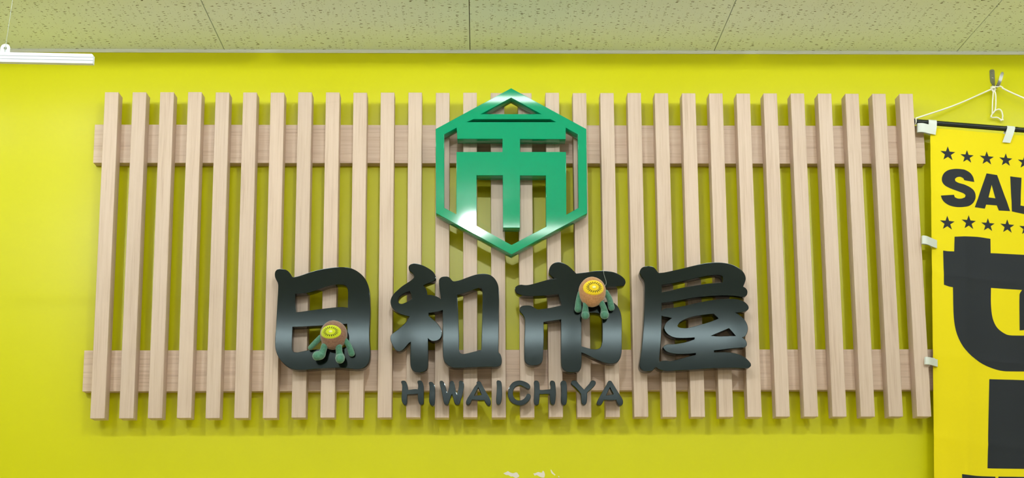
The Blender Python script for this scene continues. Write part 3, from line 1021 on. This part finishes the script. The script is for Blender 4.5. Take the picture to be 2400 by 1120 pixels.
def strap(name, pts, widths, thick=.0022):
    b = bmesh.new()
    path = [Vector(p) for p in pts]
    rows = []
    for i, p in enumerate(path):
        t = (path[min(i + 1, len(path) - 1)] - path[max(i - 1, 0)]).normalized()
        side = Vector((1, 0, 0))
        side = (side - t * side.dot(t)).normalized()
        n = t.cross(side)
        rows.append([b.verts.new(p + side * widths[i] / 2 * s + n * thick / 2 * q) for s, q in ((-1, -1), (1, -1), (1, 1), (-1, 1))])
    for a, c in zip(rows, rows[1:]):
        for k in range(4):
            b.faces.new((a[k], a[(k + 1) % 4], c[(k + 1) % 4], c[k]))
    b.faces.new(rows[0][::-1]); b.faces.new(rows[-1])
    return add(name, mesh(name, rel(b, path[0]), 35), M_STEEL, hook, path[0])


strap('back_plate', [P(2324.6, 163, .0015), P(2324.7, 163.8, .0015), P(2325, 166, .0015), P(2325.3, 175, .0015), P(2326, 186, .0015), P(2326.5, 192, .0015), P(2328, 197, .002), P(2329, 203, .004)],
      [.007, .014, .0185, .0185, .0185, .017, .011, .010])
strap('prong', [P(2329, 203, .004), P(2330.5, 206, .012), P(2333, 206.5, .024), P(2337, 203, .035), P(2341, 196, .041), P(2344, 188, .044), P(2347, 178, .046), P(2349.5, 171, .047), P(2350.2, 169, .047)],
      [.010, .0105, .011, .0115, .0125, .0125, .0125, .011, .005])
for u, v in ((2324.8, 169), (2326.5, 182)):
    p = P(u, v, .0032)
    b = bmesh.new()
    bmesh.ops.create_uvsphere(b, u_segments=12, v_segments=8, radius=.0042)
    for v_ in b.verts:
        v_.co.y *= .45
    add('screw', mesh('screw', b, 180), M_STEEL, hook, p)

# cord
KN = P(2328, 207, .026)
cord = empty('hanging_cord', KN)
tag(cord, 'white cord knotted over the wall hook, carrying the black banner rod', 'cord')


def cord_part(name, pts, r=.0029, n=5):
    b = bmesh.new()
    q = spline(pts, n)
    tube(b, q, r, 8)
    return add(name, mesh(name, rel(b, q[0]), 60), M_CORD, cord, q[0])


rodL = ROD_A + rod_dir * .006
rodR = ROD_A + rod_dir * (rod_len - .012)
cord_part('left_strand', [rodL + Vector((0, -.006, .0095)), rodL.lerp(KN, .5) + Vector((0, 0, -.002)), KN], n=8)
cord_part('right_strand', [P(2337, 203.5, .034), P(2343, 202, .034), P(2349, 204.5, .034), P(2375, 219, .040), rodR + Vector((0, -.006, .0095))], n=8)
cord_part('knot', [P(2322, 205, .022), P(2327, 203, .033), P(2332, 207, .030), P(2327, 212, .022), P(2323, 208, .030), P(2329, 205, .037), P(2333, 209, .028), P(2328, 214, .026), P(2325, 209, .030), P(2332, 203, .034), P(2338, 203.5, .034)])
cord_part('loose_end', [P(2328, 213, .027), P(2327.5, 222, .026), P(2326, 245, .022), P(2325.5, 262, .018), P(2325, 268, .016), P(2322.5, 273, .014), P(2327, 275.5, .014), P(2336, 275, .014), P(2342, 278, .014), P(2347, 283, .014)], r=.0026)
cord_part('loose_end', [P(2331, 213, .027), P(2333.5, 222, .026), P(2334, 240, .022), P(2333, 254, .018), P(2331, 261, .016), P(2327, 266, .016), P(2332, 259.5, .018), P(2341, 256, .018), P(2347, 260, .018), P(2350, 270, .016), P(2349.5, 278, .014), P(2351, 281, .014), P(2345, 280, .014)], r=.0026)
for e in (rodL, rodR):
    q = [e + Vector((0, -(RR + .002) * math.cos(t), (RR + .002) * math.sin(t))) for t in [k * math.pi / 6 for k in range(13)]]
    cord_part('rod_loop', q, n=1, r=.0022)

# ------------------------------------------------------------------ empty poster rail hanging at the upper left
HD = 1.45
a0, a1 = P(0, 121.5, HD), P(212, 125.2, HD)
b0, b1 = P(0, 144.6, HD), P(217.3, 148.8, HD)
ax = (b1 - b0).normalized()
ht = (a0 - b0).dot(Vector((0, 0, 1)))
rail_len = 1.1
org = b1
rl = empty('poster_rail', org - ax * rail_len / 2)
tag(rl, 'empty white plastic poster rail hanging below the ceiling at the upper left', 'poster rail')
uz = Vector((0, 0, 1)) - ax * ax.z
uz.normalize()
prof = [(0, 0), (0, .28), (.0012, .29), (.0012, .33), (0, .34), (0, .60), (.0012, .61), (.0012, .65), (0, .66), (0, .93), (.001, 1.0), (.011, 1.0), (.011, 0)]
bm = bmesh.new()
st = []
for s in (0, .004, rail_len):
    r = []
    for y, z in prof:
        zz = z * ht
        if s == 0:
            zz = min(zz, ht * .84)                 # cut-off corner at the right end
        r.append(bm.verts.new(org - ax * s + Vector((0, y, 0)) + uz * zz))
    st.append(r)
n = len(prof)
for A, B in zip(st, st[1:]):
    for i in range(n):
        bm.faces.new((A[i], A[(i + 1) % n], B[(i + 1) % n], B[i]))
bm.faces.new(st[0]); bm.faces.new(st[-1][::-1])
add('profile', mesh('profile', rel(bm, org), 30), M_RAILWHITE, rl, org)
tab0 = P(10, 121, HD)
dist0 = (org - tab0).dot(ax)
for s in (dist0, rail_len - .12):
    c = org - ax * s + uz * (ht + .010) + Vector((0, .005, 0))
    # tab with a hole
    lp = [(-.0115, -.014), (.0115, -.014), (.0115, .002)] + [(.0115 * math.cos(t), .002 + .0105 * math.sin(t)) for t in (.3, .6, .9, 1.2, 1.57, 1.94, 2.24, 2.54, 2.84)] + [(-.0115, .002)]
    hole = [(.0038 * math.cos(t * math.pi / 6), .001 + .0038 * math.sin(t * math.pi / 6)) for t in range(12)]
    me = plate_mesh('hanging_tab', [lp, hole], .003, .0004, 0, 0)
    add('hanging_tab', me, M_RAILWHITE, rl, c - Vector((0, .0015, 0)))
    top = Vector((c.x + .055, c.y, ZC))
    wire = [c + Vector((0, .004, .001)), c + Vector((.001, -.0035, .003)), c + Vector((.0025, -.003, .018)), c.lerp(top, .5) + Vector((.001, 0, 0)), top]
    b = bmesh.new()
    tube(b, spline(wire, 5), .0006, 6)
    add('hanging_wire', mesh('hanging_wire', rel(b, c), 60), M_WIRE, rl, c)
